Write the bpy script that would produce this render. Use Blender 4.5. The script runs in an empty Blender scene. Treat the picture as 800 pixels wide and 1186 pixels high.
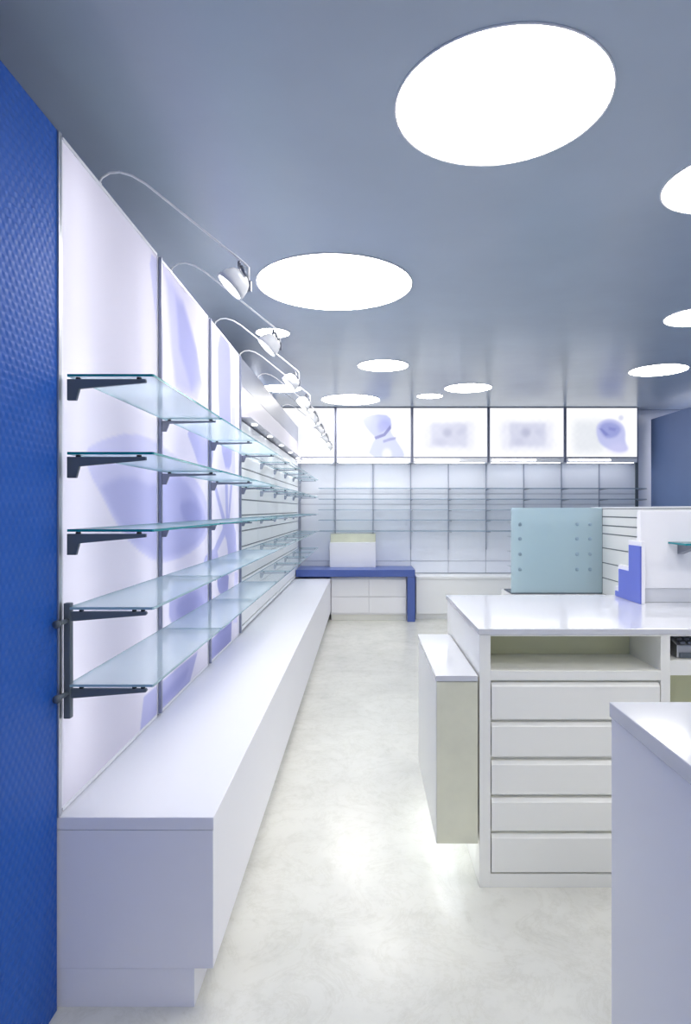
import bpy, bmesh, math, random
import numpy as np
from mathutils import Vector, Matrix
random.seed(4)
sc = bpy.context.scene
C = sc.collection

# ------------------------------------------------------------------ camera, world, exposure
F, CX, CY, EYE = 715.0, 422.0, 590.0, 1.536
cd = bpy.data.cameras.new('camera')
cd.sensor_fit = 'HORIZONTAL'; cd.sensor_width = 36.0
cd.lens = F * 36.0 / 800.0
cd.shift_x = -(CX - 400.0) / 800.0
cd.shift_y = (CY - 593.0) / 800.0
cd.clip_start = 0.02
cam = bpy.data.objects.new('camera', cd); C.objects.link(cam)
cam.location = (0, 0, EYE); cam.rotation_euler = (math.pi / 2, 0, 0)
sc.camera = cam
w = bpy.data.worlds.new('world'); sc.world = w; w.use_nodes = True
w.node_tree.nodes['Background'].inputs[0].default_value = (0.55, 0.68, 1.0, 1)
w.node_tree.nodes['Background'].inputs[1].default_value = 0.05
sc.view_settings.view_transform = 'Standard'
try: sc.view_settings.look = 'None'
except Exception: pass
sc.view_settings.gamma = 1.0
sc.view_settings.use_curve_mapping = False
sc.view_settings.exposure = 0.86
sc.cycles.use_denoising = True
sc.cycles.max_bounces = 10
sc.cycles.diffuse_bounces = 6
sc.cycles.transparent_max_bounces = 32
sc.cycles.sample_clamp_indirect = 6.0
sc.cycles.caustics_reflective = False
sc.cycles.caustics_refractive = False
DISC_L = 9.0         # ceiling disc radiance
TUBE_L = 2.15         # tubes in the lit wall panels
SPOT_W = 5.0          # picture spots

# ------------------------------------------------------------------ materials
def nt(name):
    m = bpy.data.materials.new(name); m.use_nodes = True
    return m, m.node_tree, m.node_tree.nodes['Principled BSDF']
def lin(r, g, b):
    f = lambda c: (c / 255 / 12.92) if c / 255 <= .04045 else ((c / 255 + .055) / 1.055) ** 2.4
    return (f(r), f(g), f(b), 1)
def plain(name, col, rough=.45, spec=.5, metal=0.0, noise=0.0, nscale=8.0, bump=0.0, bscale=60.0, coat=0.0):
    m, t, p = nt(name)
    p.inputs['Base Color'].default_value = col
    p.inputs['Roughness'].default_value = rough
    p.inputs['Specular IOR Level'].default_value = spec
    p.inputs['Metallic'].default_value = metal
    p.inputs['Coat Weight'].default_value = coat
    p.inputs['Coat Roughness'].default_value = .08
    tc = t.nodes.new('ShaderNodeTexCoord')
    if noise:
        n = t.nodes.new('ShaderNodeTexNoise'); n.inputs['Scale'].default_value = nscale; n.inputs['Detail'].default_value = 6
        t.links.new(tc.outputs['Object'], n.inputs['Vector'])
        mx = t.nodes.new('ShaderNodeMixRGB'); mx.blend_type = 'MULTIPLY'; mx.inputs[0].default_value = noise
        mx.inputs[1].default_value = col
        rp = t.nodes.new('ShaderNodeValToRGB')
        rp.color_ramp.elements[0].position = .3; rp.color_ramp.elements[0].color = (.45, .45, .45, 1)
        rp.color_ramp.elements[1].position = .7
        t.links.new(n.outputs['Fac'], rp.inputs[0]); t.links.new(rp.outputs[0], mx.inputs[2])
        t.links.new(mx.outputs[0], p.inputs['Base Color'])
    if bump:
        n = t.nodes.new('ShaderNodeTexNoise'); n.inputs['Scale'].default_value = bscale; n.inputs['Detail'].default_value = 4
        t.links.new(tc.outputs['Object'], n.inputs['Vector'])
        b = t.nodes.new('ShaderNodeBump'); b.inputs['Strength'].default_value = bump; b.inputs['Distance'].default_value = .01
        t.links.new(n.outputs['Fac'], b.inputs['Height']); t.links.new(b.outputs[0], p.inputs['Normal'])
    return m
def emissive(name, col, strength):
    m, t, p = nt(name)
    p.inputs['Base Color'].default_value = (.8, .8, .8, 1)
    p.inputs['Emission Color'].default_value = col
    p.inputs['Emission Strength'].default_value = strength
    return m
def print_mat(name, mode, strength=1.0):
    m, t, p = nt(name)
    a = t.nodes.new('ShaderNodeVertexColor'); a.layer_name = 'print'
    out = t.nodes['Material Output']
    if mode == 'emit':
        p.inputs['Base Color'].default_value = (.10, .10, .11, 1); t.links.new(a.outputs[0], p.inputs['Emission Color'])
        p.inputs['Emission Strength'].default_value = strength; p.inputs['Roughness'].default_value = .3
    else:
        tr = t.nodes.new('ShaderNodeBsdfTranslucent'); df = t.nodes.new('ShaderNodeBsdfDiffuse')
        mx = t.nodes.new('ShaderNodeMixShader'); mx.inputs[0].default_value = .15
        t.links.new(a.outputs[0], tr.inputs[0]); t.links.new(a.outputs[0], df.inputs[0])
        t.links.new(tr.outputs[0], mx.inputs[1]); t.links.new(df.outputs[0], mx.inputs[2])
        t.links.new(mx.outputs[0], out.inputs[0]); t.nodes.remove(p)
    return m
def glass(name, tint, frost_col, frost, gloss=.06, rough=.05):
    m, t, p = nt(name); t.nodes.remove(p)
    out = t.nodes['Material Output']
    tr = t.nodes.new('ShaderNodeBsdfTransparent'); tr.inputs[0].default_value = tint
    df = t.nodes.new('ShaderNodeBsdfDiffuse'); df.inputs[0].default_value = frost_col
    tl = t.nodes.new('ShaderNodeBsdfTranslucent'); tl.inputs[0].default_value = frost_col
    gl = t.nodes.new('ShaderNodeBsdfGlossy'); gl.inputs['Roughness'].default_value = rough
    fz = t.nodes.new('ShaderNodeMixShader'); fz.inputs[0].default_value = .5
    t.links.new(df.outputs[0], fz.inputs[1]); t.links.new(tl.outputs[0], fz.inputs[2])
    m1 = t.nodes.new('ShaderNodeMixShader'); m1.inputs[0].default_value = frost
    t.links.new(tr.outputs[0], m1.inputs[1]); t.links.new(fz.outputs[0], m1.inputs[2])
    fr = t.nodes.new('ShaderNodeFresnel'); fr.inputs[0].default_value = 1.33
    mu = t.nodes.new('ShaderNodeMath'); mu.operation = 'MINIMUM'; mu.inputs[1].default_value = .14
    t.links.new(fr.outputs[0], mu.inputs[0])
    m2 = t.nodes.new('ShaderNodeMixShader')
    t.links.new(mu.outputs[0], m2.inputs[0]); t.links.new(m1.outputs[0], m2.inputs[1]); t.links.new(gl.outputs[0], m2.inputs[2])
    t.links.new(m2.outputs[0], out.inputs[0])
    return m
def mnode(t, op, a, b=None):
    n = t.nodes.new('ShaderNodeMath'); n.operation = op
    for i, v in enumerate((a, b)):
        if v is None: continue
        if isinstance(v, (int, float)): n.inputs[i].default_value = v
        else: t.links.new(v, n.inputs[i])
    return n.outputs[0]
def scale_wall():
    m, t, p = nt('blue_scale_covering')
    tc = t.nodes.new('ShaderNodeTexCoord'); sp = t.nodes.new('ShaderNodeSeparateXYZ')
    t.links.new(tc.outputs['Object'], sp.inputs[0])
    s = .030
    v = mnode(t, 'DIVIDE', sp.outputs[2], s * .72)
    row = mnode(t, 'FLOOR', v)
    off = mnode(t, 'MULTIPLY', mnode(t, 'MODULO', mnode(t, 'ADD', row, 2000), 2.0), .5)
    u = mnode(t, 'ADD', mnode(t, 'DIVIDE', sp.outputs[1], s), off)
    fu = mnode(t, 'SUBTRACT', mnode(t, 'FRACT', u), .5); fv = mnode(t, 'FRACT', v)
    d = mnode(t, 'SQRT', mnode(t, 'ADD', mnode(t, 'MULTIPLY', fu, fu), mnode(t, 'MULTIPLY', mnode(t, 'MULTIPLY', mnode(t, 'SUBTRACT', fv, .75), mnode(t, 'SUBTRACT', fv, .75)), .6)))
    h = mnode(t, 'MINIMUM', mnode(t, 'MULTIPLY', d, 1.6), .75)
    b = t.nodes.new('ShaderNodeBump'); b.invert = True
    b.inputs['Strength'].default_value = .5; b.inputs['Distance'].default_value = .006
    t.links.new(h, b.inputs['Height']); t.links.new(b.outputs[0], p.inputs['Normal'])
    n = t.nodes.new('ShaderNodeTexNoise'); n.inputs['Scale'].default_value = 1.6; n.inputs['Detail'].default_value = 3
    t.links.new(tc.outputs['Object'], n.inputs['Vector'])
    mx = t.nodes.new('ShaderNodeMixRGB'); t.links.new(n.outputs['Fac'], mx.inputs[0])
    mx.inputs[1].default_value = (.012, .082, .385, 1); mx.inputs[2].default_value = (.022, .108, .45, 1)
    t.links.new(mx.outputs[0], p.inputs['Base Color'])
    p.inputs['Roughness'].default_value = .5; p.inputs['Specular IOR Level'].default_value = .2
    return m
def floor_mat():
    m, t, p = nt('pale_stone_floor')
    tc = t.nodes.new('ShaderNodeTexCoord')
    n1 = t.nodes.new('ShaderNodeTexNoise'); n1.inputs['Scale'].default_value = 1.7; n1.inputs['Detail'].default_value = 8; n1.inputs['Distortion'].default_value = 1.0
    n2 = t.nodes.new('ShaderNodeTexNoise'); n2.inputs['Scale'].default_value = 11; n2.inputs['Detail'].default_value = 8; n2.inputs['Roughness'].default_value = .7
    n3 = t.nodes.new('ShaderNodeTexNoise'); n3.inputs['Scale'].default_value = 3.2; n3.inputs['Detail'].default_value = 10; n3.inputs['Roughness'].default_value = .75; n3.inputs['Distortion'].default_value = 1.4
    for n in (n1, n2, n3): t.links.new(tc.outputs['Object'], n.inputs['Vector'])
    r1 = t.nodes.new('ShaderNodeValToRGB')
    r1.color_ramp.elements[0].position = .3; r1.color_ramp.elements[0].color = lin(205, 205, 198)
    r1.color_ramp.elements[1].position = .7; r1.color_ramp.elements[1].color = lin(218, 218, 211)
    t.links.new(n1.outputs['Fac'], r1.inputs[0])
    r2 = t.nodes.new('ShaderNodeValToRGB')
    r2.color_ramp.elements[0].position = .32; r2.color_ramp.elements[0].color = (.80, .80, .78, 1)
    r2.color_ramp.elements[1].position = .5
    t.links.new(n2.outputs['Fac'], r2.inputs[0])
    r3 = t.nodes.new('ShaderNodeValToRGB')     # thin veins
    e = r3.color_ramp.elements; e[0].position = .47; e[0].color = (1, 1, 1, 1); e[1].position = .53; e[1].color = (1, 1, 1, 1)
    k = e.new(.5); k.color = (.86, .85, .82, 1)
    t.links.new(n3.outputs['Fac'], r3.inputs[0])
    a = t.nodes.new('ShaderNodeMixRGB'); a.blend_type = 'MULTIPLY'; a.inputs[0].default_value = .45
    t.links.new(r1.outputs[0], a.inputs[1]); t.links.new(r2.outputs[0], a.inputs[2])
    b = t.nodes.new('ShaderNodeMixRGB'); b.blend_type = 'MULTIPLY'; b.inputs[0].default_value = .45
    t.links.new(a.outputs[0], b.inputs[1]); t.links.new(r3.outputs[0], b.inputs[2])
    t.links.new(b.outputs[0], p.inputs['Base Color'])
    p.inputs['Roughness'].default_value = .24
    return m

M = {}
M['white'] = plain('white_lacquer', lin(236, 236, 240), .32)
M['white_gloss'] = plain('white_solid_surface', lin(208, 210, 216), .09, .6, coat=.3)
M['bench'] = plain('white_bench_laminate', lin(230, 230, 238), .35)
M['backboard'] = plain('cool_white_board', lin(234, 237, 246), .4)
M['back_edge'] = plain('grey_blue_glass_edge', lin(148, 166, 186), .2)
M['counter'] = plain('counter_laminate', lin(241, 241, 235), .38)
M['niche'] = plain('niche_dimness_olive', lin(214, 216, 184), .6)  # olive beige tint stands in for the dimness inside the niches
M['marble'] = plain('beige_stone_panel', lin(228, 228, 206), .45, noise=.22, nscale=7)
M['ceiling'] = plain('polished_grey_blue_plaster', lin(170, 182, 198), .25, .5, noise=.16, nscale=1.4, bump=.2, bscale=4)
M['shell'] = plain('painted_shell', lin(214, 219, 232), .7)
M['slate'] = plain('slate_blue_paint', lin(112, 134, 178), .5, noise=.1, nscale=2)
M['scale'] = scale_wall()
M['floor'] = floor_mat()
M['alu'] = plain('brushed_aluminium', lin(190, 192, 198), .3, metal=.9)
M['steel'] = plain('grey_steel', lin(126, 130, 142), .35, metal=.7)
M['post'] = plain('grey_upright_steel', lin(136, 141, 162), .4, metal=.3)
M['dark'] = plain('gunmetal', lin(92, 102, 112), .45)
M['pale'] = plain('pale_grey_steel', lin(160, 166, 184), .4, metal=.1)
M['knob'] = plain('frosted_knob', lin(150, 172, 190), .4)
M['black'] = plain('black_plastic', lin(25, 27, 32), .45)
M['slat'] = plain('white_slat_board', lin(240, 241, 242), .4)
M['groove'] = plain('grey_groove_metal', lin(110, 116, 126), .5, metal=.2)  # grey back plate between the slats
M['bluetop'] = plain('blue_lacquer', lin(74, 96, 166), .28)
M['bluestep'] = plain('violet_blue_acrylic', lin(92, 108, 196), .35)
M['band'] = plain('frosted_grey_band', lin(142, 147, 164), .35, noise=.1, nscale=3)
M['header'] = plain('white_header_acrylic', lin(198, 194, 206), .25)
M['glass'] = glass('frosted_shelf_glass', (.965, .985, .995, 1), lin(228, 243, 250), .37)
M['glass_edge'] = plain('teal_glass_edge', lin(20, 132, 142), .15)
M['glass_edge_pale'] = plain('pale_glass_edge', lin(150, 182, 196), .15)
M['glass_far'] = glass('pale_shelf_glass', (.965, .985, .993, 1), lin(228, 242, 249), .08)
M['clear'] = glass('back_shelf_glass', (.975, .99, .995, 1), lin(222, 238, 246), .06)
M['teal_panel'] = glass('sea_blue_frosted_glass', (.90, .95, .98, 1), lin(228, 246, 252), .58)
M['disc'] = emissive('glowing_ceiling_disc', (1.0, .972, .93, 1), DISC_L)
M['tube'] = emissive('fluorescent_tube', (.94, .95, 1.0, 1), TUBE_L)
M['lens'] = emissive('spot_lens', (.97, .98, 1.0, 1), 3.0)
M['led'] = emissive('led_strip', (.92, .96, 1.0, 1), 1.7)
M['led_bright'] = emissive('bright_led_strip', (.95, .97, 1.0, 1), 4.0)
M['chrome'] = plain('white_enamel', lin(238, 239, 242), .35)
M['print'] = print_mat('backlit_film', 'translucent')
M['sign'] = print_mat('sign_film', 'emit', .57)

# ------------------------------------------------------------------ mesh helpers
class MB:
    def __init__(s): s.bm = bmesh.new()
    def box(s, x0, x1, y0, y1, z0, z1, bev=0.0, mi=0):
        b = bmesh.new()
        r = bmesh.ops.create_cube(b, size=1.0)
        for v in b.verts:
            v.co = Vector(((x0 + x1) / 2 + v.co.x * (x1 - x0), (y0 + y1) / 2 + v.co.y * (y1 - y0), (z0 + z1) / 2 + v.co.z * (z1 - z0)))
        if bev: bmesh.ops.bevel(b, geom=b.edges[:], offset=bev, segments=2, affect='EDGES', profile=.6)
        for f in b.faces: f.material_index = mi
        s.merge(b); return s
    def merge(s, b):
        me = bpy.data.meshes.new('tmp'); b.to_mesh(me); b.free(); s.bm.from_mesh(me); bpy.data.meshes.remove(me)
    def prism(s, pts, axis, a, b_, bev=0.0, mi=0):
        b = bmesh.new()
        mk = {'x': lambda t, p: (t, p[0], p[1]), 'y': lambda t, p: (p[0], t, p[1]), 'z': lambda t, p: (p[0], p[1], t)}[axis]
        A = [b.verts.new(mk(a, p)) for p in pts]; B = [b.verts.new(mk(b_, p)) for p in pts]
        b.faces.new(A); b.faces.new(B[::-1])
        for i in range(len(pts)):
            j = (i + 1) % len(pts); b.faces.new((A[i], A[j], B[j], B[i]))
        bmesh.ops.recalc_face_normals(b, faces=b.faces[:])
        if bev: bmesh.ops.bevel(b, geom=b.edges[:], offset=bev, segments=2, affect='EDGES', profile=.6)
        for f in b.faces: f.material_index = mi
        s.merge(b); return s
    def tube(s, pts, r, seg=10, mi=0):
        b = bmesh.new(); rings = []
        pts = [Vector(p) for p in pts]; n = len(pts)
        rr = r if isinstance(r, (list, tuple)) else [r] * n
        for i, p in enumerate(pts):
            d = (pts[min(i + 1, n - 1)] - pts[max(i - 1, 0)]).normalized()
            q = d.to_track_quat('Z', 'Y')
            rings.append([b.verts.new(p + q @ Vector((math.cos(2 * math.pi * k / seg) * rr[i], math.sin(2 * math.pi * k / seg) * rr[i], 0))) for k in range(seg)])
        for i in range(n - 1):
            for k in range(seg):
                b.faces.new((rings[i][k], rings[i][(k + 1) % seg], rings[i + 1][(k + 1) % seg], rings[i + 1][k]))
        b.faces.new(rings[0][::-1]); b.faces.new(rings[-1])
        bmesh.ops.recalc_face_normals(b, faces=b.faces[:])
        for f in b.faces: f.material_index = mi; f.smooth = True
        s.merge(b); return s
    def lathe(s, prof, mat=Matrix(), seg=32, mi=0):      # prof: (radius, height) about local z
        b = bmesh.new(); rings = []
        for r, h in prof:
            if r < 1e-6: rings.append([b.verts.new(mat @ Vector((0, 0, h)))])
            else: rings.append([b.verts.new(mat @ Vector((r * math.cos(2 * math.pi * k / seg), r * math.sin(2 * math.pi * k / seg), h))) for k in range(seg)])
        for A, B in zip(rings, rings[1:]):
            for k in range(seg):
                q = [A[k % len(A)], A[(k + 1) % len(A)], B[(k + 1) % len(B)], B[k % len(B)]]
                u = []
                for v in q:
                    if v not in u: u.append(v)
                if len(u) > 2: b.faces.new(u)
        bmesh.ops.recalc_face_normals(b, faces=b.faces[:])
        for f in b.faces: f.material_index = mi; f.smooth = True
        s.merge(b); return s
    def build(s, name, mats, parent=None, loc=None):
        me = bpy.data.meshes.new(name); s.bm.to_mesh(me); s.bm.free()
        for m in (mats if isinstance(mats, list) else [mats]): me.materials.append(m)
        o = bpy.data.objects.new(name, me); C.objects.link(o)
        if parent: o.parent = parent; 
        if loc: o.location = loc
        return o
def tag(o, label, cat, group=None):
    o['label'] = label; o['category'] = cat
    if group: o['group'] = group
    return o
def thing(name, label, cat, loc=(0, 0, 0), group=None):
    o = bpy.data.objects.new(name, None); C.objects.link(o); o.location = loc; o.empty_display_size = .1
    return tag(o, label, cat, group)
def struct(name, mb, m):
    o = mb.build(name, m); o['kind'] = 'structure'; return o
def dup(root, loc, label, group=None):
    r = root.copy(); C.objects.link(r); r.location = loc; r['label'] = label
    if group: r['group'] = group
    for ch in list(root.children):
        c = ch.copy(); C.objects.link(c); c.parent = r
        for g in ch.children:
            d = g.copy(); C.objects.link(d); d.parent = c
    return r
ORD = ['first', 'second', 'third', 'fourth', 'fifth', 'sixth', 'seventh', 'eighth', 'ninth', 'tenth']
LEVEL = ['topmost', 'second highest', 'middle', 'second lowest', 'lowest']

# ------------------------------------------------------------------ setting
H = 2.992            # ceiling
WL = -0.943          # plane of the left display wall
YB = 9.05            # back wall
struct('floor', MB().box(-1.5, 5.6, -2.2, 9.3, -.1, 0), M['floor'])
struct('ceiling', MB().box(-1.5, 5.6, -2.2, 9.3, H, H + .1), M['ceiling'])
struct('wall_left', MB().box(-1.5, -1.30, -2.2, 9.3, 0, H), M['shell'])
struct('wall_back', MB().box(-1.30, 5.6, YB, 9.3, 0, H), M['shell'])
struct('wall_front', MB().box(-1.30, 5.6, -2.2, -2.0, 0, H), M['shell'])
struct('wall_far_right', MB().box(5.45, 5.6, -2.0, YB, 0, H), M['shell'])
struct('wall_right', MB().box(4.12, 4.27, -2.0, 8.88, 0, 2.83), M['slate'])
struct('wall_near_left', MB().box(-1.28, WL, -2.0, 1.893, 0, 2.7), M['scale'])
struct('trim_1', MB().box(WL - .02, WL + .006, 1.894, 1.913, .59, 2.7, .002), M['alu'])

# ------------------------------------------------------------------ ceiling lights
discs = [(2.1, .80, .45, 'added round fill light above the front counter, out of the picture behind the viewer'),  # added out of view to brighten the counter fronts
         (.55, -.70, .45, 'added round fill light overhead, out of the picture behind the viewer'),  # second unseen fill, added for the surfaces facing the viewer
         (4.88, 8.15, .38, 'added round fill light in the side passage behind the slate blue wall'),  # added out of view to light the right end of the back wall
         (.493, 2.226, .385, 'largest and nearest round ceiling light, overhead to the right of centre'),
         (-.193, 4.0, .503, 'wide round ceiling light left of centre, second nearest overhead'),
         (1.64, 2.737, .299, 'round ceiling light cut off by the right edge, above the drawer counter'),
         (2.53, 4.661, .25, 'round ceiling light at the right edge, next behind the cut-off one'),
         (3.068, 6.45, .29, 'round ceiling light farthest right, in front of the slate blue wall'),
         (.188, 6.245, .26, 'small round ceiling light in the middle, nearest before the back lightboxes'),
         (1.241, 7.397, .285, 'oval-looking ceiling light right of centre, close to the back lightboxes'),
         (-.183, 8.186, .39, 'round ceiling light right above the lightbox with the violet knot picture'),
         (.837, 7.922, .17, 'smallest round ceiling light at the back between two larger ones'),
         (-1.0, 7.421, .24, 'round ceiling light far back, half hidden behind the spot lamps'),
         (-.755, 5.084, .142, 'small round ceiling light behind the second spot lamp of the left wall')]
for X, Y, r, lab in discs:
    t = thing('ceiling_light', lab, 'ceiling light', (X, Y, H), 'round ceiling lights')
    MB().lathe([(0, -.004), (r - .006, -.004), (r - .006, -.0005), (0, -.0005)], seg=64).build('diffuser', M['disc'], t)
    MB().lathe([(r - .006, -.0005), (r - .006, -.006), (r, -.006), (r, -.0005), (r - .006, -.0005)], seg=64).build('rim', M['white'], t)

# ------------------------------------------------------------------ left display wall: lit panels
EDGE = [1.915 + .913 * i for i in range(4)]
EDGE += [EDGE[3] + (8.765 - EDGE[3]) / 5 * (i + 1) for i in range(5)]
def seg_dist(P, poly):
    n = len(poly); d = np.full(len(P), 1e9); inside = np.zeros(len(P), bool)
    for i in range(n):
        a = np.array(poly[i], float); b = np.array(poly[(i + 1) % n], float)
        ab = b - a; t = np.clip(((P - a) @ ab) / (ab @ ab), 0, 1)
        d = np.minimum(d, np.linalg.norm(P - (a + t[:, None] * ab), axis=1))
        cond = ((a[1] > P[:, 1]) != (b[1] > P[:, 1]))
        xx = (b[0] - a[0]) * (P[:, 1] - a[1]) / (b[1] - a[1] + 1e-12) + a[0]
        inside ^= cond & (P[:, 0] < xx)
    return np.where(inside, d, -d)
def smooth(x): x = np.clip(x, 0, 1); return x * x * (3 - 2 * x)
def chaikin(p, k=1):
    for _ in range(k):
        q = []
        for i in range(len(p)):
            a, b = p[i], p[(i + 1) % len(p)]
            q += [(.75 * a[0] + .25 * b[0], .75 * a[1] + .25 * b[1]), (.25 * a[0] + .75 * b[0], .25 * a[1] + .75 * b[1])]
        p = q
    return p
def wallpt(p):      # sketch coordinates of the flower print -> (Y, z) metres on the display wall
    Y = 674.2 / (422 - p[0]); return (Y, EYE + (CY - p[1]) * Y / F)
def W(*pts): return [wallpt(p) for p in pts]
VI = np.array(lin(190, 192, 225)[:3]); VL = np.array(lin(212, 212, 236)[:3]); VD = np.array(lin(172, 175, 215)[:3]); WH = np.array((.82, .80, .85))
# (outline, colour, softness in m, curve?)
PETALS = [
 (W((97, 520), (122, 507), (151, 500), (180, 509), (206, 529), (227, 554), (239, 575), (243, 601), (241, 621), (227, 638), (201, 651), (180, 652), (154, 633), (134, 606), (119, 575), (104, 549)), VL, .03, 1),
 (W((112, 560), (150, 546), (180, 562), (205, 545), (222, 562), (236, 585), (240, 605), (238, 620), (224, 637), (200, 648), (181, 649), (156, 631), (136, 605), (122, 577)), VI, .10, 1),
 (W((205, 580), (225, 575), (236, 592), (233, 618), (215, 612)), VD, .12, 1),
 (W((172, 290), (187, 303), (186, 392), (182, 385), (179, 350)), VL, .03, 1),
 (W((191, 312), (200, 322), (212, 345), (220, 372), (229, 402), (237, 450), (229, 466), (204, 452), (197, 400)), VL, .16, 0),
 (W((203, 340), (213, 348), (220, 370), (229, 403), (235, 446), (222, 455), (207, 405)), VI, .16, 0),
 (W((215, 497), (236, 486), (250, 500), (246, 548), (232, 545), (224, 520)), VI, .04, 1),
 (W((243, 362), (247, 380), (249, 440), (252, 500), (243, 500)), VL, .05, 1),
 (W((252, 380), (266, 392), (268, 434), (267, 470), (270, 517), (268, 545), (259, 542), (253, 470)), VI, .05, 1),
 (W((268.5, 470), (273, 470), (273, 560), (269, 545)), VL, .04, 0),
 (W((246, 556), (249, 556), (262, 602), (263, 612), (260, 612)), VI, .02, 0),
 (W((261, 556), (264, 556), (265, 606), (262, 606)), VI, .02, 0),
 (W((267.5, 556), (270, 556), (266, 606), (264, 606)), VI, .02, 0),
 (W((256, 609), (264, 600), (273, 605), (275, 651), (267, 668), (262, 660), (265, 632)), VI, .03, 1),
 (W((260, 608), (264, 614), (249, 646), (246, 640)), VI, .02, 0),
 (W((234, 650), (246, 634), (254, 640), (252, 656), (243, 662)), VI, .02, 1),
 (W((250, 652), (254, 648), (266, 668), (262, 674)), VI, .02, 0),
 (W((196, 702), (199, 672), (222, 664), (240, 671), (243, 690), (242, 739), (230, 747), (207, 732), (196, 719)), VI, .05, 1),
 (W((203, 697), (222, 680), (238, 690), (238, 722), (222, 730), (205, 719)), VD, .14, 1),
 (W((230, 754), (219, 796), (183, 831), (162, 852), (167, 806), (185, 792), (206, 773)), VI, .03, 0),
 (W((222, 768), (214, 795), (186, 822), (181, 812), (206, 782)), VD, .10, 1),
 (W((252, 660), (266, 662), (264, 690), (259, 692), (252, 684)), VD, .03, 1),
 (W((242, 768), (268, 744), (269, 718), (256, 728), (244, 742)), VD, .03, 0),
 (W((272, 662), (276, 662), (275, 722), (270, 722)), VL, .03, 0),
 (W((246, 690), (250, 690), (262, 726), (256, 730), (249, 715)), VL, .03, 1),
]
PETALS = [(chaikin(p) if c else p, col, s * .45) for p, col, s, c in PETALS]
def print_sheet(name, nu, nv, pos, art, m, parent):
    us, vs = np.meshgrid(np.linspace(0, 1, nu + 1), np.linspace(0, 1, nv + 1))
    us, vs = us.ravel(), vs.ravel()
    co = pos(us, vs); col = art(co)
    idx = np.arange((nu + 1) * (nv + 1)).reshape(nv + 1, nu + 1)
    faces = np.stack([idx[:-1, :-1], idx[:-1, 1:], idx[1:, 1:], idx[1:, :-1]], -1).reshape(-1, 4)
    me = bpy.data.meshes.new(name); me.from_pydata(co.tolist(), [], faces.tolist())
    ca = me.color_attributes.new('print', 'FLOAT_COLOR', 'POINT')
    ca.data.foreach_set('color', np.hstack([col, np.ones((len(col), 1))]).astype(np.float32).ravel())
    me.materials.append(m)
    o = bpy.data.objects.new(name, me); C.objects.link(o); o.parent = parent
    return o
ZB, ZT = .604, 2.69
def wall_art(co):
    P = co[:, 1:3]; col = np.tile(WH, (len(P), 1))
    for poly, c, s in PETALS:
        a = smooth(seg_dist(P, poly) / s + .25)[:, None]
        col = col * (1 - a) + c * a
    return col
for i, lab in enumerate(['tall backlit white panel beside the blue wall, edge of a violet petal at its right',
                         'tall backlit panel with large violet petals, between the first and third panel',
                         'tall backlit panel with violet stamens, next to the white slatted boards']):
    y0, y1 = EDGE[i] + .004, EDGE[i + 1] - .004
    t = thing('backlit_panel', lab, 'lit wall panel', (0, 0, 0), 'backlit flower panels of the left wall')
    xb = -1.22
    b = MB()
    b.box(xb - .015, xb, y0, y1, ZB, ZT).box(xb, WL, y0, y0 + .012, ZB, ZT).box(xb, WL, y1 - .012, y1, ZB, ZT)
    b.box(xb, WL, y0 + .012, y1 - .012, ZT, ZT + .012).box(xb, WL, y0 + .012, y1 - .012, ZB - .012, ZB)
    b.build('housing', M['white'], t)
    print_sheet('printed_film', 76, 170, lambda u, v: np.stack([np.full_like(u, WL - .003), y0 + .012 + u * (y1 - y0 - .024), ZB + v * (ZT - ZB)], -1), wall_art, M['print'], t)
    for s in (.135, .865):
        yy = y0 + s * (y1 - y0)
        MB().tube([(xb + .15, yy, ZB + .05), (xb + .15, yy, ZT - .05)], .013, 8).build('light_tube', M['tube'], t)

# slatted bays
for i in range(3, 8):
    y0, y1 = EDGE[i] + .004, EDGE[i + 1] - .004
    t = tag(MB().build('slatwall', [M['slat'], M['groove']]), '%s white slatted wall board beyond the flower panels' % ('nearest' if i == 3 else ORD[i - 3] + ' nearest' if i < 7 else 'farthest'), 'wall board', 'white slatted boards of the left wall')
    b = MB(); b.box(WL - .03, WL - .014, y0, y1, .604, 2.228, 0, 1)
    z = 1.855 + .1216 * 3
    tops = [2.226] + [1.855 + .1216 * 3 - .1216 * k for k in range(14)]
    for a, c in zip(tops, tops[1:] + [.604]):
        lo = max(c, .604) + (.006 if c > .61 else 0); hi = a - .005
        if hi - lo > .02: b.box(WL - .014, WL, y0, y1, lo, hi, .0015)
    me = t.data; b.bm.to_mesh(me); b.bm.free()
t = thing('header_panel', 'long white header panel with grey band, above the slatted boards of the left wall', 'header panel')
MB().box(-1.2, WL + .001, EDGE[3] + .004, 8.765, 2.232, 2.488, .003).build('face', M['header'], t)
bd = MB().box(-1.2, WL, EDGE[3] + .004, 8.765, 2.49, 2.70, .002).build('top_band', M['band'], t); bd['label'] = 'satin grey band'
for i in range(3, 8):
    ym = (EDGE[i] + EDGE[i + 1]) / 2
    MB().lathe([(0, 0), (.024, 0), (.024, -.006), (.019, -.006), (.019, -.003), (0, -.003)], Matrix.Translation((WL - .034 + .075, ym, 2.2315)), 18).build('added_downlight', M['led_bright'], t)  # added lights that brighten the slatted boards below
MB().box(WL - .01, WL + .085, EDGE[3] + .004, 8.765, 2.2318, 2.24, .001).build('added_lip', M['header'], t)  # ledge added only to carry and hide the added lights

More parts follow.
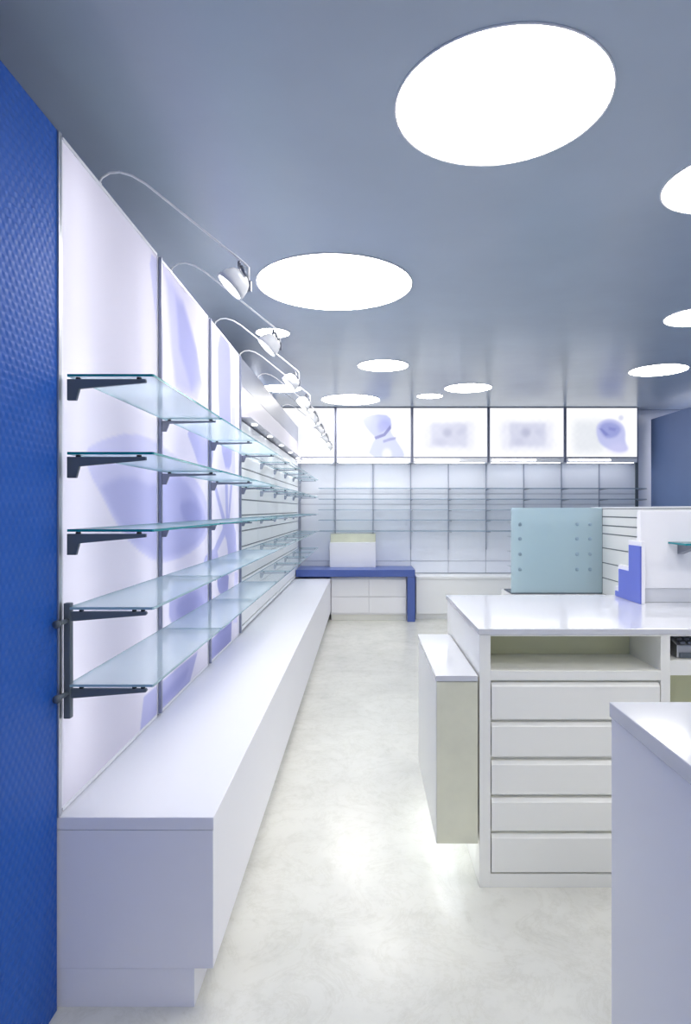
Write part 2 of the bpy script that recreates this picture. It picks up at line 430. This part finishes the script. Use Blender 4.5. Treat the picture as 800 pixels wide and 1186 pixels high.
# uprights, brackets, shelves
for i in range(1, 4):
    y = EDGE[i]
    lab = ['', 'slim grey upright rail between first and second flower panel', 'slim grey upright rail between second and third flower panel',
           'slim grey upright rail where flower panels meet slatted boards'][i] if i < 4 else 'slim grey upright rail at the %s joint of the slatted boards' % ORD[i - 4]
    if i == 8: y -= .012
    b = MB().box(WL + .002, WL + .016, y - .009, y + .009, .604, 2.69 if i < 4 else 2.225, .001)
    for k in range(0, 40):
        zz = .75 + .045 * k
        if zz < 2.1: b.box(WL + .0155, WL + .0165, y - .002, y + .002, zz, zz + .02)
    tag(b.build('upright_rail', M['post']), lab, 'upright rail', 'upright rails of the left wall')
SH = [1.948, 1.706, 1.466, 1.224, .984]
SX0, SX1 = WL + .020, -.655
def bracket_mesh(sign=1):
    b = MB()
    z = -.006
    b.prism([(WL + .017, z), (WL + .262, z), (WL + .262, z - .011), (WL + .055, z - .030), (WL + .045, z - .066), (WL + .017, z - .066)], 'y', -.006, .006, .0012)
    return b
def slim_bracket():
    b = MB()
    z = -.006
    b.prism([(WL + .017, z), (WL + .262, z), (WL + .262, z - .008), (WL + .05, z - .014), (WL + .036, z - .05), (WL + .017, z - .05)], 'y', -.005, .005, .001)
    return b
proto = {}
for L, z in enumerate(SH):
    for i in range(0, 9):
        if i == 0 and L > 2: continue
        y = EDGE[i] + (.012 if i == 0 else -.012 if i == 8 else 0)
        where = 'dark and tapered, beside the blue wall' if i == 0 else 'slim and grey, at the %s upright rail' % ORD[i - 1] if i < 4 else 'slim and pale, at the %s joint of the slatted boards' % ORD[i - 4] if i < 8 else 'slim and pale, in the far corner'
        lab = '%s left-wall shelf bracket, %s' % (LEVEL[L] if i == 0 else LEVEL[L], where)
        kind = 'near' if i == 0 else 'far' if i < 4 else 'distant'
        if kind not in proto:
            t = thing('shelf_bracket', lab, 'shelf bracket', (0, y, z), 'tapered shelf brackets of the left wall')
            (bracket_mesh() if i == 0 else slim_bracket()).build('arm', M['dark'] if i == 0 else M['steel'] if i < 4 else M['pale'], t)
            for xx in (WL + .05, WL + .24):
                MB().lathe([(0, 0), (.007, 0), (.008, -.003), (.008, -.006), (0, -.006)], Matrix.Translation((xx, 0, 0)), 12).build('rubber_pad', M['black'], t)
            proto[kind] = t
        else: dup(proto[kind], (0, y, z), lab, 'tapered shelf brackets of the left wall')
# near double bracket bolted by the blue wall
t = thing('double_shelf_bracket', 'dark double bracket with two bolts, clamped at the edge of the blue wall', 'shelf bracket', (0, 0, 0))
yb = EDGE[0] + .012
MB().box(WL + .008, WL + .03, yb - .011, yb + .011, .885, 1.245, .004).build('bar', M['dark'], t)
for z in SH[3:]:
    b = MB(); b.prism([(WL + .028, z - .006), (WL + .262, z - .006), (WL + .266, z - .012), (WL + .262, z - .018), (WL + .04, z - .036), (WL + .028, z - .036)], 'y', yb - .006, yb + .006, .0015)
    a = b.build('arm', M['dark'], t)
    for xx in (WL + .06, WL + .225, WL + .252):
        MB().lathe([(0, 0), (.006, 0), (.007, -.003), (.007, -.0065), (0, -.0065)], Matrix.Translation((xx, yb, z)), 12).build('rubber_pad', M['black'], a)
for z in (1.19, .965):
    MB().tube([(WL + .019, yb - .010, z), (WL + .019, yb - .07, z)], .0075, 12).tube([(WL + .019, yb - .07, z), (WL + .019, yb - .076, z)], .0125, 14).build('bolt', M['dark'], t)

def shelf_mesh(x0, x1, y0, y1, th, corner=.03):
    b = bmesh.new(); pts = [(x0, y0), (x1 - .004, y0), (x1, y0 + .004)]
    for k in range(7):
        a = math.pi / 2 * k / 6
        pts.append((x1 - corner + corner * math.cos(a), y1 - corner + corner * math.sin(a)))
    pts.append((x0, y1))
    m = MB(); m.prism(pts, 'z', 0, th)
    m.bm.normal_update()
    for f in m.bm.faces: f.material_index = 0 if abs(f.normal.z) > .5 else 1
    return m
pm = {}
for L, z in enumerate(SH):
    for i in range(8):
        lab = '%s frosted glass shelf of the left wall, %s' % (LEVEL[L], 'nearest pane beside the blue wall' if i == 0 else '%s pane from the blue wall' % ORD[i] if i < 7 else 'farthest pane in the corner')
        last = i == 7
        key = (0 if i == 0 else 1 if i < 3 else 2, L < 3)
        at = (0, EDGE[i] + .0015, z + .0005)
        if key not in pm:
            o = pm[key] = shelf_mesh(SX0, SX1, 0, EDGE[i + 1] - EDGE[i] - .003, .008, .012 if i else .03).build('glass_shelf', [M['glass'] if i < 3 else M['glass_far'], M['glass_edge'] if i < 3 and L < 3 else M['glass_edge_pale']], None, at)
        else:
            o = pm[key].copy(); C.objects.link(o); o.location = at
        tag(o, lab, 'glass shelf', 'frosted glass shelves of the left wall')

# ------------------------------------------------------------------ spot lamps on arms
def spot_lamp(y, lab, first):
    if first:
        t = thing('spot_lamp', lab, 'spot lamp', (0, y, 0), 'spot lamps on arms above the left wall')
        bx, tx = -.955, -.416
        pts = [(bx, 0, 2.705), (bx + .012, 0, 2.728), (bx + .04, 0, 2.745), (bx + .075, 0, 2.748), (bx + .12, 0, 2.735), (bx + .17, 0, 2.705)]
        ex, ez = tx - .012, 2.418
        pts += [(bx + .17 + (ex - bx - .17) * k / 4, 0, 2.705 + (ez - 2.705) * k / 4) for k in range(1, 5)]
        pts += [(tx, 0, 2.405), (tx + .001, 0, 2.33)]
        MB().tube(pts, .0042, 8).lathe([(0, 0), (.011, 0), (.011, .006), (0, .006)], Matrix.Translation((bx, 0, 2.7025)), 14).build('arm', M['chrome'], t)
        d = Vector((-.68, -.14, -.72)).normalized()       # aim: down to the wall
        c = Vector((-.468, -.02, 2.338))
        q = d.to_track_quat('Z', 'Y').to_matrix().to_4x4()
        mt = Matrix.Translation(c) @ q
        h = MB(); h.lathe([(0, -.050), (.026, -.049), (.042, -.038), (.052, -.018), (.056, .002), (.058, .018), (.052, .018), (.052, .012), (0, .012)], mt, 28)
        head = h.build('lamp_head', M['chrome'], t)
        MB().lathe([(0, .0165), (.0505, .0165), (.0505, .0125), (0, .0125)], mt, 28).build('lens', M['lens'], head)
        k = MB(); 
        for s in (-1, 1):
            a0 = mt @ Vector((.028 * s, .02, -.058)); a1 = mt @ Vector((.04 * s, -.02, -.045))
            k.tube([a0, a1], .005, 8)
        k.tube([mt @ Vector((-.035, .03, -.062)), mt @ Vector((.035, .03, -.062))], .006, 8)
        k.tube([mt @ Vector((0, 0, -.057)), mt @ Vector((0, .025, -.07)), Vector((tx + .001, 0, 2.345))], .006, 8)
        k.box(tx - .008, tx + .010, -.008, .008, 2.318, 2.356, .002)
        k.build('pivot_bracket', M['steel'], t)
        return t, c, d
    return None
ys = [2.218, 3.037, 3.92, 4.71, 5.51, 6.32, 7.13, 7.94]
lt, lc, ld = spot_lamp(ys[0], 'nearest spot lamp on a curved arm, above the first flower panel', True)
sd = bpy.data.lights.new('spot_lamp_light', 'SPOT')
sd.energy = SPOT_W; sd.spot_size = math.radians(48); sd.spot_blend = .7; sd.shadow_soft_size = .035; sd.color = (.93, .96, 1.0)
so = bpy.data.objects.new('light', sd); C.objects.link(so); so.parent = lt
so.location = lc + ld * .03; so.rotation_euler = ld.to_track_quat('-Z', 'Y').to_euler()
for i, y in enumerate(ys[1:]):
    dup(lt, (0, y, 0), '%s spot lamp on a curved arm, counted from the blue wall' % (ORD[i + 1] if i < 6 else 'farthest'), 'spot lamps on arms above the left wall')

# ------------------------------------------------------------------ bench along the left wall
BF = -.464
t = thing('display_bench', 'long low white display bench under the left wall shelves', 'bench')
MB().box(-1.28, BF, 1.90, 9.04, .549, .588, .003).build('bench_top', M['bench'], t)
b = MB().box(-1.28, BF - .002, 1.902, 9.03, .121, .547, .002)
b.build('body', M['bench'], t)
MB().box(-1.28, -.525, 1.906, 9.03, .0, .12, .001).build('plinth', M['bench'], t)

# ------------------------------------------------------------------ back wall: shelving, lightboxes, bench
bx = [(388 - CX) * 8.95 / F + .5495 * k for k in range(-1, 9)]     # uprights
bx = [x for x in bx if x > WL + .03]
SLX1 = 3.985
b = MB(); b.box(WL + .01, SLX1, YB - .03, YB - .016, .60, 2.285, 0, 1)
zz = 2.283; zs = [2.283]
while zz > .8: zz -= .152; zs.append(zz)
zs = [2.283, 1.762, 1.61, .78, .605]
xs = [WL + .01] + [x for x in bx] ; xs = sorted(set([round(v, 4) for v in xs + [SLX1]]))
for a, c in zip(zs, zs[1:]):
    for u, v in zip(xs, xs[1:]):
        if v - u > .03: b.box(u + .003, v - .003, YB - .016, YB, c + .004, a - .003, .001)
for v in b.bm.verts: v.co.y = 2 * (YB - .015) - v.co.y      # boards face the room
for v in b.bm.verts: v.co.y -= .001
bmesh.ops.reverse_faces(b.bm, faces=b.bm.faces[:])
tag(b.build('back_wall_panelling', [M['backboard'], M['pale']]), 'pale panelled board covering the back wall behind the glass shelves', 'wall board')
YLB = YB - .26
BZ = [1.832, 1.678, 1.525, 1.380, 1.222]
fp = YB - .035
for i, x in enumerate(bx):
    end = i == len(bx) - 1
    t = thing('shelf_upright', 'grey shelf upright on the back wall, %s from the left corner' % ORD[i] if not end else 'dark shelf upright at the right end of the back wall, by the slate wall', 'shelf upright', (x, 0, 0), 'shelf uprights on the back wall')
    hw = .02 if end else .006; zt = 2.985 if end else 2.195
    MB().box(-hw, hw, fp - .016, fp + .001, 1.02 if end else .95, zt, .001).build('post', M['pale'] if not end else M['dark'], t)
    if end: 
        pass
    for z in BZ[: (5 if i < 4 else 5)]:
        MB().prism([(fp - .016, z - .002), (fp - .33, z - .002), (fp - .33, z - .008), (fp - .016, z - .016)], 'x', -.004, .004).build('bracket', M['steel'], t)
cols = [WL + .02] + [x for i, x in enumerate(bx) if i % 2 == 0]
cols = sorted(set(round(c, 3) for c in cols)) 
if bx[-1] - cols[-1] > .1: cols.append(bx[-1])
for L, z in enumerate(BZ):
    for j, (u, v) in enumerate(zip(cols, cols[1:])):
        if v - u < .1: continue
        lo = u + .002
        if j == 0: lo = -.65
        if v - lo < .1: continue
        o = shelf_mesh(0, v - lo - .002, fp - .33, fp - .02, .008, .004).build('glass_shelf', [M['clear'], M['back_edge']], None, (lo, 0, z))
        tag(o, '%s glass shelf on the back wall, %s pane from the left corner' % (LEVEL[L], ORD[j]), 'glass shelf', 'glass shelves of the back wall')
def blob(P, cx, cy, rx, ry, soft): 
    d = np.sqrt(((P[:, 0] - cx) / rx) ** 2 + ((P[:, 1] - cy) / ry) ** 2); return smooth((1 - d) / soft + .5)[:, None]
def rect(P, x0, x1, y0, y1, s):
    return (smooth((P[:, 0] - x0) / s + .5) * smooth((x1 - P[:, 0]) / s + .5) * smooth((P[:, 1] - y0) / s + .5) * smooth((y1 - P[:, 1]) / s + .5))[:, None]
def art_back(k):
    def art(co):
        P = np.stack([CX + co[:, 0] * F / YLB, CY + (EYE - co[:, 2]) * F / YLB], -1)     # design units of the print
        col = np.tile(np.array((1.0, 1.0, 1.0)), (len(P), 1))
        rng = np.random.RandomState(k)
        def over(a, c):
            nonlocal col; col = col * (1 - a) + np.array(lin(*c)[:3]) * a
        nz = sum(np.sin(P[:, 0] * a + b) * np.sin(P[:, 1] * c + d) for a, b, c, d in rng.uniform(.2, .9, (5, 4)))[:, None] * .025
        if k == 0:
            over(rect(P, 330, 378, 488, 524, 16) * .8 + nz, (226, 229, 240))
        if k == 1:
            over(rect(P, 398, 440, 486, 524, 14) * .7, (222, 225, 238))
            over(smooth(seg_dist(P, chaikin([(419, 484), (434, 479), (452, 481), (454, 495), (447, 504), (437, 508), (430, 503), (421, 492)])) / 2.2 + .4)[:, None] * .95, (176, 184, 232))
            over(blob(P, 445, 494, 8, 8, 1.0) * .7, (146, 152, 222))
            over(smooth(seg_dist(P, chaikin([(434, 506), (450, 495), (458, 508), (470, 526), (466, 531), (424, 531)])) / 3 + .4)[:, None] * .9, (188, 196, 236))
            over(smooth(seg_dist(P, [(433, 506), (444, 502), (452, 492), (453, 496), (446, 505), (435, 509)]) / 1 + .5)[:, None], (106, 110, 176))
            over(smooth(seg_dist(P, [(443, 510), (452, 507), (459, 506), (458, 509), (450, 511), (444, 513)]) / 1.2 + .5)[:, None] * .7, (122, 126, 186))
            over(blob(P, 448, 526, 5, 6, 1.2) * .8, (245, 246, 252))
        if k in (2, 3):
            o = 88 * (k - 2) + (3 if k == 3 else 0)
            over(np.clip(rect(P, 487 + o, 551 + o, 487, 524, 16) * .8 + nz, 0, 1), (222, 223, 236))
            over(np.clip(rect(P, 499 + o, 541 + o, 490, 517, 7) * .75 + nz, 0, 1), (196, 199, 220))
            over(blob(P, 518 + o, 501, 5, 5, 1.5) * .6, (150, 152, 184))
            over(blob(P, 510 + o, 512, 6, 4, 1.6) * .35, (168, 170, 200)); over(blob(P, 533 + o, 500, 5, 4, 1.6) * .3, (170, 172, 202))
        if k == 4:
            over(np.clip(rect(P, 662, 700, 486, 526, 18) * .8 + nz, 0, 1), (218, 222, 228))
            fl = chaikin([(689, 494), (697, 486), (709, 484), (721, 490), (725, 500), (724, 511), (729, 522), (716, 525), (702, 520), (692, 512)], 2)
            over(smooth(seg_dist(P, fl) / 4 + .4)[:, None] * .9, (180, 184, 230))
            over(smooth(seg_dist(P, chaikin([(692, 495), (700, 488), (713, 489), (721, 497), (714, 507), (700, 509)], 2)) / 5 + .4)[:, None] * .85, (142, 149, 208))
            over(smooth(seg_dist(P, [(693, 496), (697, 496), (706, 504), (701, 505)]) / 2 + .4)[:, None] * .55, (96, 102, 180))
            over(smooth(seg_dist(P, [(704, 494), (714, 496), (712, 500), (705, 498)]) / 2.5 + .4)[:, None] * .5, (104, 108, 184))
            over(blob(P, 719, 484, 3, 3, 1.2) * .6, (180, 184, 220)); over(blob(P, 716, 520, 12, 7, 1.2) * .5, (206, 204, 240))
        return np.clip(col, 0, 1)
    return art
lbx = [(299 - CX) * YLB / F, (388.5 - CX) * YLB / F, (477 - CX) * YLB / F, (565.5 - CX) * YLB / F, (654 - CX) * YLB / F, (739 - CX) * YLB / F]
lbx[0] = -1.28
LBL = ['lightbox in the left back corner, mostly hidden by the left wall', 'lightbox with a violet knotted cloth picture, second from the left corner',
       'lightbox with a faint grey picture, left one of two alike', 'lightbox with a faint grey picture, right one of two alike',
       'lightbox with a round violet flower picture, rightmost by the slate wall']
for k in range(5):
    x0, x1 = lbx[k] + .004, lbx[k + 1] - .004
    z0, z1 = 2.20, 2.986
    zf = 2.282
    t = thing('lightbox', LBL[k], 'lightbox', (0, 0, 0), 'lightboxes along the top of the back wall')
    b = MB(); b.box(x0, x1, YLB + .02, YB - .034, zf, z1)
    f_ = .016
    b.box(x0, x0 + f_, YLB - .012, YLB + .02, z0 + .005, z1).box(x1 - f_, x1, YLB - .012, YLB + .02, z0 + .005, z1)
    b.box(x0 + f_, x1 - f_, YLB - .006, YLB + .02, z1 - .008, z1).box(x0 + f_, x1 - f_, YLB - .006, YLB + .02, zf - .012, zf + .002)
    b.build('frame', M['post'], t)
    print_sheet('sign_face', 110, 60, lambda u, v: np.stack([x0 + f_ + u * (x1 - x0 - 2 * f_), np.full_like(u, YLB), zf + v * (z1 - .008 - zf)], -1), art_back(k), M['sign'], t)
    lg = MB().box(x0 + f_, x1 - f_, YLB - .010, YB - .05, z0 + .004, zf - .014, .003).build('ledge', M['chrome'], t)
    MB().box(x0 + .05, x0 + .62 * (x1 - x0), YLB - .0125, YLB - .0102, z0 + .028, z0 + .05).box(x0 + .05, x1 - .05, YLB + .03, YLB + .07, z0 - .001, z0 + .0035).build('light_strip', M['led_bright'], lg)
# back bench
t = thing('back_bench', 'low pale bench running along the back wall, right of the blue table', 'bench')
MB().box(.72, 4.0, 8.60, 9.01, .565, .60, .003).build('bench_top', M['slat'], t)
MB().box(.72, 4.0, 8.61, 9.01, .08, .563, .002).build('body', M['slat'], t)
MB().box(.72, 4.0, 8.66, 9.01, 0, .079).build('plinth', M['slat'], t)

# ------------------------------------------------------------------ blue table, cabinet below, white box on it
t = thing('console_table', 'blue L-shaped console table at the far end of the left bench', 'table')
MB().box(-.935, .69, 8.42, 9.0, .615, .712, .004).build('table_top', M['bluetop'], t)
MB().box(.585, .69, 8.42, 9.0, 0, .613, .004).build('leg', M['bluetop'], t)
t = thing('drawer_cabinet', 'small white cabinet of four drawers under the blue console table', 'cabinet')
x0, x1, yf = BF + .003, .58, 8.52
MB().box(x0, x1, yf, 9.0, .085, .60, .002).build('body', M['white'], t)
MB().box(x0, x1, yf + .04, 9.0, 0, .084).build('plinth', M['counter'], t)
for a, b_ in ((x0 + .006, (x0 + x1) / 2 - .004), ((x0 + x1) / 2 + .004, x1 - .006)):
    for z0, z1 in ((.11, .33), (.338, .575)):
        MB().box(a, b_, yf - .018, yf - .0005, z0, z1, .003).build('drawer', M['white'], t)
t = thing('display_box', 'white box with a beige upstand, standing on the blue table by the back wall', 'display box')
MB().box(-.495, .16, 8.78, 8.98, .7125, 1.065, .004).build('body', M['white'], t)
u = MB().box(-.49, .16, 8.90, 8.97, 1.066, 1.185, .004).build('upstand', M['marble'], t); u['label'] = 'beige upstand'

# ------------------------------------------------------------------ glass case and slatted side of the centre display
GX0, GX1, GY = 1.64, 2.655, 6.9
t = thing('display_plinth', 'white base carrying the frosted glass case, behind the drawer counter', 'display base')
MB().box(GX0 - .01, GX1 + .55, GY - .0, 7.35, .08, .588, .003).box(GX1 + .002, GX1 + .55, 4.9, GY - .001, .08, .588, .003).build('body', M['white'], t)
MB().box(GX0 + .03, GX1 + .5, GY + .05, 7.3, 0, .079).box(GX1 + .05, GX1 + .5, 4.95, GY + .049, 0, .079).build('plinth', M['counter'], t)
t = thing('glass_case', 'sea blue frosted glass case with shelves inside, behind the counter', 'display case', (0, 0, 0))
MB().box(GX0, GX1, GY, GY + .012, .606, 1.553, .001).build('front_pane', [M['teal_panel']], t)
MB().box(GX0 + .10, GX1, GY + .35, GY + .362, .606, 1.553, .001).build('rear_pane', [M['teal_panel']], t)
MB().box(GX0, GX0 + .6, GY - .004, GY + .36, .590, .605, .001).box(GX0 + .6, GX1, GY, GY + .36, .590, .605, .001).build('base_rail', M['dark'], t)
for yy in (606, 622.5, 640, 657.5):
    z = EYE - (yy - CY) * (GY + .1) / F
    MB().box(GX0 + .03, GX1 - .03, GY + .03, GY + .33, z, z + .008).build('inner_shelf', [M['clear']], t)
    for xx in (602, 668, 683):
        X = (xx - CX) * (GY + .0) / F
        MB().lathe([(0, -.012), (.018, -.012), (.02, -.006), (.02, 0), (0, 0)], Matrix.Translation((X, GY, z - .01)) @ Matrix.Rotation(-math.pi / 2, 4, 'X'), 14).lathe([(0, 0), (.01, 0), (.01, .05), (0, .05)], Matrix.Translation((X, GY + .012, z - .012)) @ Matrix.Rotation(-math.pi / 2, 4, 'X'), 12).build('fixing_knob', M['knob'], t)
t = thing('slatted_gondola', 'white slatted partition to the right of the frosted glass case', 'display stand')
b = MB(); b.box(GX1 + .016, GX1 + .06, 4.95, GY + .34, .59, 1.545, 0, 1)
zl = [1.545] + [EYE - (yy - CY) * GY / F for yy in (598.5, 608.5, 618, 634.5, 651.5, 669)] + [.59]
for a, c in zip(zl, zl[1:]): b.box(GX1 + .004, GX1 + .016, 4.95, GY - .001, c + .007, a - .006, .001)
b.build('slat_board', [M['slat'], M['groove']], t)
MB().box(GX1 + .0, GX1 + .075, 4.95, GY + .34, 1.546, 1.562, .002).build('cap', M['white'], t)

# ------------------------------------------------------------------ drawer counter
CYF, CYB, CT = 2.507, 3.49, 1.052
X0, XA, XB, XC, XD = .467, .512, 1.203, 1.241, 2.6
t = thing('drawer_counter', 'large white shop counter with an open niche and five drawers', 'counter')
b = MB()
b.box(X0, XA, CYF, CYB, 0, 1.028, .002)
b.box(XB, XC, CYF, CYB - .02, .055, 1.021, .001).box(XD - .04, XD, CYF, CYB, 0, 1.028, .002)
b.box(XA, XD - .04, CYB - .02, CYB, .055, 1.021)
b.box(XA, XD - .04, CYF, CYB, 1.0212, 1.028)
b.box(XA, XD - .04, CYF, CYB, 0, .055, .001)
b.box(XA, XB, CYF, CYB - .02, .842, .880, .001)
b.box(XC, XD - .04, CYF, CYB - .02, .862, .922, .001).box(XC, XD - .04, CYF, CYB - .02, .50, .54, .001)
b.box(XA, XB, CYF + .03, CYF + .045, .0551, .842)
b.box(XC, XD - .04, CYF + .01, CYF + .028, .0551, .50)
b.build('carcass', M['counter'], t)
b = MB(); e = .002
for u, v, z0, z1 in ((XA, XB, .8805, 1.0207), (XC, XD - .04, .9225, 1.0207), (XC, XD - .04, .5405, .8615)):
    b.box(u + e, v - e, 2.80, 2.81, z0, z1)
    b.box(u + .0003, u + .0025, CYF + .18, 2.80, z0, z1)
b.build('niche_lining', M['niche'], t)['label'] = 'niche lining, dimness painted as olive beige'
MB().box(X0 - .006, XD + .006, CYF - .006, CYB + .004, 1.0285, CT, .003).build('worktop', M['white_gloss'], t)
for z0, z1 in ((.684, .831), (.533, .668), (.379, .512), (.231, .360), (.063, .214)):
    d = MB(); d.prism([(CYF - .001, z0), (CYF - .001, z1 - .014), (CYF + .012, z1), (CYF + .029, z1), (CYF + .029, z0)], 'x', XA + .004, XB - .004, .0008)
    d.build('drawer', M['counter'], t)
# floating side box
t = thing('floating_side_box', 'low beige stone box hung on the left side of the drawer counter', 'counter box')
MB().box(.291, X0 - .0075, CYF + .003, 3.33, .179, .838, .002).build('body', [M['counter']], t)
f_ = MB().box(.293, X0 - .0076, CYF - .0045, CYF + .0025, .181, .836, .001).build('front_panel', M['marble'], t); f_['label'] = 'beige stone front'
MB().box(.288, X0 - .0075, CYF - .006, 3.333, .8385, .862, .002).build('box_top', M['white_gloss'], t)
MB().box(.33, .43, CYF + .08, 3.25, .170, .1785).build('light_strip', M['led'], t)
# things on and in it
t = thing('stepped_display', 'violet-blue stepped display side with white edging, standing on the drawer counter', 'stepped display')
blue = [(3.146, CT + .001), (3.146, 1.348), (3.284, 1.348), (3.284, 1.208), (3.415, 1.208), (3.415, 1.082), (3.462, 1.082), (3.462, CT + .001)]
white = [(3.150, CT + .001), (3.150, 1.372), (3.306, 1.372), (3.306, 1.230), (3.438, 1.230), (3.438, 1.104), (3.485, 1.104), (3.485, CT + .001)]
MB().prism(white, 'x', 1.412, 1.431, .001).build('step_body', M['white'], t)
MB().prism(blue, 'x', 1.404, 1.4115, .0008).build('blue_side', M['bluestep'], t)
t = thing('display_screen', 'tall white display screen at the right edge, standing on the drawer counter', 'display screen')
MB().box(1.433, 2.45, 3.207, 3.25, 1.125, 1.528, .003).build('body', M['white'], t)
MB().box(1.437, 2.446, 3.212, 3.246, CT + .001, 1.1245, .002).build('base', M['white_gloss'], t)  # recessed strip imitates the grey reflection band at the worktop
gs = shelf_mesh(1.575, 2.3, 3.03, 3.205, .010, .01).build('glass_shelf', [M['glass'], M['glass_edge']], None, (0, 0, 1.358))
tag(gs, 'small teal-edged glass shelf on the front of the tall white display screen', 'glass shelf')
b = MB(); b.prism([(3.2065, 1.357), (3.06, 1.357), (3.06, 1.345), (3.2065, 1.305)], 'x', 1.625, 1.66, .001)
tag(b.build('shelf_bracket', M['steel']), 'grey bracket under the small glass shelf at the right edge', 'shelf bracket')
t = thing('card_machine', 'small grey device with dark keys in the counter niche', 'device', (1.29, 2.55, .9225))
MB().prism([(0, 0), (.0, .052), (.10, .082), (.20, .082), (.20, 0)], 'x', 0, .26, .004).build('case', M['alu'], t)
k = MB()
for i in range(7):
    for j in range(3):
        k.box(.02 + .032 * i, .04 + .032 * i, .012 + .028 * j, .030 + .028 * j, .055 + .0085 * j, .0645 + .0085 * j, .001)
k.build('keypad', M['steel'], t)
MB().box(.01, .25, -.008, .02, .001, .022, .002).build('shade_bar', M['dark'], t)  # dark bar in place of the shadow below the device

# ------------------------------------------------------------------ near counter at lower right
t = thing('front_counter', 'nearest white counter block at the lower right corner', 'counter')
MB().box(.618, 1.75, -.4, 1.56, 1.013, 1.05, .003).build('worktop', M['white_gloss'], t)
MB().box(.622, 1.746, -.396, 1.556, 0, 1.0125, .002).build('body', M['white'], t)
